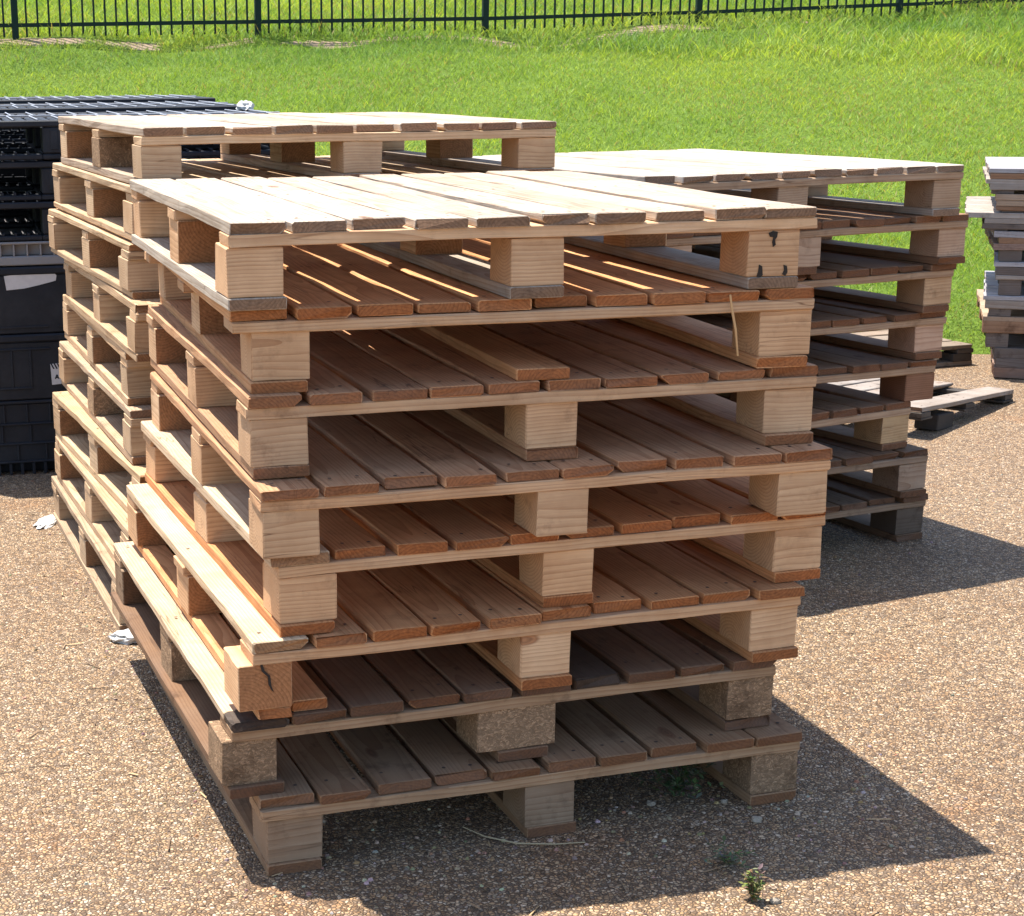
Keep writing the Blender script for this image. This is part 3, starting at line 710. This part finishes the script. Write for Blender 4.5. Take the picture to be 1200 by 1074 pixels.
# lowest pallet: block patterned wall and comb feet
root = empty('plastic_pallet', (X0 - .02, YF + .005, 0), -.02, 'lowest black plastic pallet of the left pile, panelled side with comb teeth, on the ground', 'pallet', 'black plastic pallets in the left pile')
m = MB(); W = 1.47; D = 1.2
box(m, 0, W, 0, D, .27, .284, .004); m.build('deck', [M_BLACK], root)
m = MB(); box(m, .012, W - .012, .012, D - .012, .045, .2695, .003); m.build('walls', [M_BLACK], root)
m = MB()
for zz in (.045, .115, .19): box(m, 0, W, .001, .0118, zz, zz + .008, .002)
for r_, (za, zb) in enumerate(((.0535, .1145), (.1235, .1895), (.1985, .2695))):
    x = .03 + .05 * r_
    while x < W - .01:
        box(m, x, x + .007, .003, .0118, za, zb, .002); x += .105 if r_ != 2 else .085
m.build('wall_ribs', [M_BLACK], root)
m = MB(); x = .01
while x < W - .03:
    box(m, x, x + .012, .003, .03, 0, .0448, .002); x += .043
box(m, .05, W - .05, .06, D - .05, .0, .0448, .004); m.build('comb_feet', [M_BLACK], root)
# further rows behind: two crates and a ribbed pallet each
ROWS = (('second row of the left pile', -.50, .99, 4.70, 1.322), ('third row of the left pile', -.45, 1.06, 6.02, 1.338))
for lab, xa, xb, ya, zt in ROWS:
    for q, (za, zb) in enumerate(((0., .60), (.602, 1.172))):
        root = empty('plastic_crate', (xa, ya, za), -.02, ('lower' if q == 0 else 'upper') + ' black plastic crate in the ' + lab, 'crate', 'black plastic crates in the rows behind')
        W = xb - xa; H = zb - za; m = MB()
        box(m, 0, W, 0, 1.2, 0, H - .04, .005); m.build('walls', [M_BLACK], root)
        m = MB(); box(m, -.006, W + .006, -.006, 1.206, H - .0398, H - .001, .006); m.build('lid_rim', [M_BLACK], root)
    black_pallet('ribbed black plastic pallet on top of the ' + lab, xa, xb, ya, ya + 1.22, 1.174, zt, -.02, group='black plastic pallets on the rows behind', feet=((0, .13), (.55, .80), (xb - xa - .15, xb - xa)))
# white rag
def crumple(name, label, cat, loc, r, flat, seed, mat, sub=3, jag=.75):
    import bmesh
    bm = bmesh.new(); bmesh.ops.create_icosphere(bm, subdivisions=sub, radius=1.)
    rg = np.random.RandomState(seed)
    ax = rg.normal(size=(14, 3)); ax /= np.linalg.norm(ax, axis=1)[:, None]; ph = rg.uniform(0, 6.28, 14); fr = rg.uniform(2, 9, 14)
    for v in bm.verts:
        p = np.array(v.co); k = 1 + .13 * sum(abs(math.sin(f * float(p @ a) + q)) - .5 for a, q, f in zip(ax, ph, fr)) / jag
        v.co = (p[0] * k * r[0], p[1] * k * r[1], max(p[2] * k * r[2], -flat * r[2]))
    me = bpy.data.meshes.new(name); bm.to_mesh(me); bm.free(); me.materials.append(mat)
    o = bpy.data.objects.new(name, me); COL.objects.link(o); o.location = (loc[0], loc[1], loc[2] + flat * r[2]); return tag(o, label, cat)
crumple('plastic_wrap_scrap', 'crumpled white plastic wrap on the back corner of the black pallet pile', 'plastic scrap', (.925, 4.52, 1.306), (.026, .04, .026), .2, 3, M_WHITE)
crumple('white_paper', 'crumpled white paper squashed under the front corner of the back left stack', 'paper', (-.035, 1.365, 0.), (.042, .03, .012), .9, 5, M_WHITE)
o = crumple('white_plastic_scrap', 'flat long white plastic scrap on the pebbled ground left of the pallets', 'plastic scrap', (-.15, 2.66, 0.), (.024, .06, .008), .6, 8, M_WHITE, 3)
o.rotation_euler = (0, 0, -.35)

# ------------------------------------------------------------------ weathered pile at the right edge
def pile():
    rg = random.Random(5)
    fx, fy = 4.41, 4.19; yaw = R(-34)
    base = empty  # local helper
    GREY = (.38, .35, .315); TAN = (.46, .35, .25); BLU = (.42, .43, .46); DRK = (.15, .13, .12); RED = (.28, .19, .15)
    #   z0, z1, dx, kind layers, label
    specs = [
     (.883, .998, .00, [(.022, BLU), (.028, BROWN), (.022, GREY), (.030, GREY)], 'topmost weathered pallet of the right edge pile, bluish sunlit deck'),
     (.800, .878, .05, [(.030, TAN), (.026, TAN), (.020, BROWN)], 'tan weathered pallet second in the right edge pile'),
     (.712, .792, -.01, [(.026, GREY), (.026, GREY), (.026, DRK)], 'grey weathered pallet third in the right edge pile, one board jutting left'),
     (.612, .706, .06, [(.030, BLU), (.030, BROWN), (.030, RED)], 'brown weathered pallet fourth in the right edge pile'),
     (.470, .560, .07, [(.022, BLU), (.040, DRK), (.022, GREY)], 'dark weathered pallet fifth in the right edge pile'),
     (.330, .400, .035, [(.022, BLU), (.040, GREY)], 'bluish weathered pallet third from the ground in the right edge pile'),
     (.215, .300, .035, [(.022, TAN), (.058, BROWN)], 'pale topped weathered pallet second from the ground in the right edge pile'),
     (.000, .150, .10, [(.05, DRK), (.045, DRK), (.05, RED)], 'black weathered pallet at the bottom of the right edge pile'),
    ]
    zprev = None
    for q, (z0, z1, dx, layers, lab) in enumerate(specs):
        zb = specs[q + 1][1] if q + 1 < len(specs) else 0.
        c, s_ = math.cos(yaw), math.sin(yaw)
        root = empty('weathered_pallet', (fx + dx * c, fy + dx * s_, zb), yaw + rg.uniform(-.03, .03), lab, 'pallet', 'weathered pallets in the right edge pile')
        z = z1 - zb
        for k, (t, col) in enumerate(layers):
            m = MB(); t = min(t, z)
            off = rg.uniform(-.01, .015)
            if q == 2 and k == 0: off = -.07
            if k % 2 == 0:
                for j in range(8):
                    plank(m, 'x', off + rg.uniform(-.003, .003), 1.05 + rg.uniform(-.01, .01), .135 * j, 0.135 * j + .131, z - t + .0005, z, rg, jitcol(col, rg, .12), .35, n=6)
                m.build('deck' if k == 0 else 'bottom_boards', [M_WOOD], root)
            else:
                for j in range(3):
                    mm = MB(); y = (0, .47, .94)[j]; plank(mm, 'x', off + .012, 1.04, y, y + .12, z - t + .0005, z, rg, jitcol(col, rg, .12), .35, n=5)
                    mm.build('stringer_board', [M_WOOD], root)
            z -= t
        if z > .004:
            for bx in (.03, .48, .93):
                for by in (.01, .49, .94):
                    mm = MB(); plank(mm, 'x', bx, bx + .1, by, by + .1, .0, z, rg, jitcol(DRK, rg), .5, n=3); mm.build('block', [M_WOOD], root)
pile()

# flat grey pallet lying behind the right stack, and another at the lawn edge
rg2 = random.Random(23)
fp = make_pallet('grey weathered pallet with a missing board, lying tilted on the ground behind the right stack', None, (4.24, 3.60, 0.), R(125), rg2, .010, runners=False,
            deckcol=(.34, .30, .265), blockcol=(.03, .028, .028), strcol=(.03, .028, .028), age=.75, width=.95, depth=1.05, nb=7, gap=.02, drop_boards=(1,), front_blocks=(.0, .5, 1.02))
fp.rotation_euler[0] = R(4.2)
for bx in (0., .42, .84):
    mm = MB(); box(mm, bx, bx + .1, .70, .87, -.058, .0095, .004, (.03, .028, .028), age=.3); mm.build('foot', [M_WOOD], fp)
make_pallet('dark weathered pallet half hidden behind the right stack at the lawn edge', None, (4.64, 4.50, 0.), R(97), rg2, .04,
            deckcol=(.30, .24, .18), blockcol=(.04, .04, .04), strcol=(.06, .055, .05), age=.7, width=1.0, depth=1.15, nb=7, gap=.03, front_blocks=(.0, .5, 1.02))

# ------------------------------------------------------------------ small things
def tube(name, pts, r, mat, label, cat):
    m = MB(); n = 5; V = []; F = []
    for i, p in enumerate(pts):
        a = Vector(pts[min(i + 1, len(pts) - 1)]) - Vector(pts[max(i - 1, 0)]); a.normalize()
        s_ = a.cross(Vector((.3, .2, 1))).normalized(); t = a.cross(s_)
        rr = r * (1 - .5 * abs(i / (len(pts) - 1) - .5))
        for k in range(n):
            an = 2 * math.pi * k / n; V.append(tuple(Vector(p) + s_ * math.cos(an) * rr + t * math.sin(an) * rr))
    for i in range(len(pts) - 1):
        for k in range(n): F.append([i * n + k, i * n + (k + 1) % n, (i + 1) * n + (k + 1) % n, (i + 1) * n + k])
    F.append(list(range(n))[::-1]); F.append([(len(pts) - 1) * n + k for k in range(n)])
    m.add(V, F); return tag(m.build(name, [mat], None), label, cat)
tube('straw', [(.45, .02, .006), (.48, -.03, .004), (.53, -.075, .004), (.60, -.10, .005), (.66, -.105, .004)], .0016, M_STRAW, 'thin dry straw stem lying on the ground by the middle front block', 'straw')
tube('wood_sliver', [(.962, -.010, 1.052), (.966, -.012, 1.025), (.974, -.016, .985), (.982, -.014, .935)], .0028, M_SLIVER, 'long thin wood sliver hanging beside the second right front block', 'sliver')

def weed(label, loc, seed, n, h, spread, cols, leaf=.010):
    rg = random.Random(seed); m = MB()
    for k in range(n):
        a = rg.uniform(0, 6.28); L = h * rg.uniform(.35, 1.15); out = spread * rg.uniform(.1, 1.); bend = rg.uniform(-.8, .8)
        bx, by = rg.uniform(-.008, .008), rg.uniform(-.008, .008); prev = None
        for q in range(8):
            t = q / 7.; aa = a + bend * t
            p = (bx + math.cos(aa) * out * t ** 1.2, by + math.sin(aa) * out * t ** 1.2, .001 + L * t * (1.25 - .5 * t * out / spread))
            col = tuple(v * rg.uniform(.7, 1.25) for v in rg.choice(cols))
            if prev is not None:
                w = .0009; m.add([(prev[0] - w, prev[1], prev[2]), (prev[0] + w, prev[1] + w, prev[2]), (p[0] + w, p[1] + w, p[2]), (p[0] - w, p[1], p[2])], [[0, 1, 2, 3]], None, col)
            if q > 1:
                for _ in range(2):
                    d = rg.uniform(0, 6.28); l = leaf * rg.uniform(.5, 1.3); w = l * rg.uniform(.2, .36); up = l * rg.uniform(-.25, .7)
                    dx, dy = math.cos(d), math.sin(d)
                    m.add([p, (p[0] + dx * l * .5 - dy * w, p[1] + dy * l * .5 + dx * w, p[2] + up * .7), (p[0] + dx * l, p[1] + dy * l, p[2] + up), (p[0] + dx * l * .5 + dy * w, p[1] + dy * l * .5 - dx * w, p[2] + up * .55)], [[0, 1, 2, 3]], None, col)
            prev = p
    o = m.build('weed_plant', [M_WEED], None); o.location = loc; return tag(o, label, 'weed', 'weeds growing through the paving')
G2 = [(.12, .17, .08), (.17, .20, .12), (.09, .13, .06), (.20, .19, .14)]
G1 = [(.07, .14, .03), (.05, .10, .025), (.10, .17, .04)]
weed('leafy dark green weed growing in the shade under the front stack', (.93, .06, 0), 3, 34, .075, .10, G2, .014)
weed('low spreading weed in the shadow in front of the front stack', (.885, -.255, 0), 5, 11, .03, .06, G2, .012)
weed('small yellow green sprout in the sun at the shadow edge', (.868, -.405, 0), 8, 16, .05, .024, [(.17, .22, .06), (.23, .26, .07), (.12, .17, .05), (.26, .18, .11), (.2, .13, .09)], .011)
for k, (x, y, r) in enumerate([(.86, .03, .012), (1.03, -.10, .014), (1.01, .0, .010), (.90, -.42, .012)]):
    crumple('small_stone', ['pale stone under the front stack, left of the shaded weed', 'pale angular stone beside the right front block of the front stack', 'tiny stone in the shade between the weeds and the right block', 'brown stone beside the sunlit sprout'][k], 'stone', (x, y, 0), (r * .7, r * .55, r * .45), .5, 20 + k, M_STONE, 2, 1.)

# loose grit on the paving, uncountable
def grit():
    rg = random.Random(77); m = MB()
    cols = [(.42, .32, .22), (.5, .4, .29), (.33, .24, .16), (.24, .19, .15), (.58, .5, .4), (.40, .26, .15)]
    def stone(x, y, r):
        ph = rg.uniform(0, 6.28); n = 6; col = rg.choice(cols); col = tuple(v * rg.uniform(.7, 1.1) for v in col)
        e = rg.uniform(.55, 1.)
        lo = []; hi = []
        for k in range(n):
            a = ph + 2 * math.pi * k / n; rr = r * rg.uniform(.75, 1.15)
            cxx, syy = math.cos(a) * rr, math.sin(a) * rr * e
            lo.append((x + cxx, y + syy, 0.)); hi.append((x + cxx * .62 + rg.uniform(-.1, .1) * r, y + syy * .62, r * rg.uniform(.45, .8)))
        m.add(lo + hi, [[k, (k + 1) % n, n + (k + 1) % n, n + k] for k in range(n)] + [list(range(n, 2 * n))], None, col)
    for _ in range(900): stone(rg.uniform(-1.6, 3.6), rg.uniform(-1.2, 4.5), rg.choice((.003, .0035, .004, .005, .006)))
    for _ in range(260): stone(rg.uniform(-.05, 1.5), rg.gauss(-.05, .12), rg.choice((.003, .004, .005, .006)))
    for _ in range(200): stone(rg.gauss(-.06, .05), rg.uniform(-.1, 2.8), rg.choice((.003, .004, .005)))
    for _ in range(160):      # straw and splinters
        x, y = rg.choice(((rg.uniform(-.1, 1.4), rg.gauss(-.12, .2)), (rg.gauss(-.12, .12), rg.uniform(0, 2.8)), (rg.uniform(1.2, 3.2), rg.uniform(.3, 3.)))); a = rg.uniform(0, 6.28); l = rg.uniform(.008, .03); w = rg.uniform(.0008, .002)
        dx, dy = math.cos(a), math.sin(a); col = rg.choice([(.5, .36, .2), (.32, .23, .14), (.2, .14, .09)])
        m.add([(x - dx * l - dy * w, y - dy * l + dx * w, .003), (x - dx * l + dy * w, y - dy * l - dx * w, .002), (x + dx * l + dy * w, y + dy * l - dx * w, .005), (x + dx * l - dy * w, y + dy * l + dx * w, .006)], [[0, 1, 2, 3]], None, col)
    o = m.build('loose_grit', [M_WOOD], None); tag(o, 'loose grit, splinters and bits of straw scattered on the paving', 'grit', kind='stuff')
grit()
# hairline crack in the paving
m = MB(); rg = random.Random(2)
cp = [(-1.05, .42)]
while cp[-1][0] < -.28: cp.append((cp[-1][0] + rg.uniform(.012, .03), cp[-1][1] + rg.uniform(-.010, .016)))
V = []
for k, (x, y) in enumerate(cp):
    w_ = .0016 * (1 if k % 3 else .5) * (1 - k / len(cp)) + .0006; V += [(x, y - w_, .0012), (x, y + w_, .0012)]
m.add(V, [[2 * k, 2 * k + 2, 2 * k + 3, 2 * k + 1] for k in range(len(cp) - 1)], None, (.05, .04, .03))
o = m.build('pavement_crack', [M_WOOD], None); o['kind'] = 'structure'
# torn white splinter at the fourth pallet's corner and a broken board end in the sixth pallet
# ------------------------------------------------------------------ camera, light
f, PX0, PY0 = 1985.84, 400., 600.
cx, cy, cz = -.54357, -2.94244, 1.47042
yaw, pitch, roll = .247584, .254970, -.008582
fw = Vector((math.sin(yaw) * math.cos(pitch), math.cos(yaw) * math.cos(pitch), -math.sin(pitch)))
rt = Vector((math.cos(yaw), -math.sin(yaw), 0)); up = rt.cross(fw)
r2 = math.cos(roll) * rt + math.sin(roll) * up; u2 = -math.sin(roll) * rt + math.cos(roll) * up
cam = bpy.data.cameras.new('camera'); co = bpy.data.objects.new('camera', cam); COL.objects.link(co)
mw = Matrix((r2, u2, -fw)).transposed().to_4x4(); mw.translation = (cx, cy, cz); co.matrix_world = mw
cam.sensor_fit = 'HORIZONTAL'; cam.sensor_width = 36.; cam.lens = f / 1200. * 36.
cam.shift_x = (600 - PX0) / 1200.; cam.shift_y = (PY0 - 537) / 1200.
cam.clip_start = .05; cam.clip_end = 1000
scene.camera = co

to_sun = Vector((-.266, .346, 1.2)).normalized()
sun = bpy.data.lights.new('sun', 'SUN'); sun.energy = 3.8; sun.angle = R(.5); sun.color = (1, .955, .88)
so = bpy.data.objects.new('sun', sun); COL.objects.link(so); so.location = (-5, 6, 20)
so.rotation_euler = to_sun.to_track_quat('Z', 'Y').to_euler()
w = bpy.data.worlds.new('World'); scene.world = w; w.use_nodes = True
nt = w.node_tree; nt.nodes.clear()
sky = nt.nodes.new('ShaderNodeTexSky'); sky.sky_type = 'NISHITA'; sky.sun_disc = False
sky.sun_elevation = math.asin(to_sun.z); sky.sun_rotation = math.atan2(to_sun.x, to_sun.y)
bg = nt.nodes.new('ShaderNodeBackground'); bg.inputs['Strength'].default_value = .105
wo = nt.nodes.new('ShaderNodeOutputWorld'); nt.links.new(sky.outputs[0], bg.inputs[0]); nt.links.new(bg.outputs[0], wo.inputs[0])
vs = scene.view_settings; vs.view_transform = 'Standard'; vs.look = 'None'; vs.exposure = 1.5; vs.gamma = 1.; vs.use_curve_mapping = False
scene.cycles.max_bounces = 8; scene.cycles.diffuse_bounces = 6
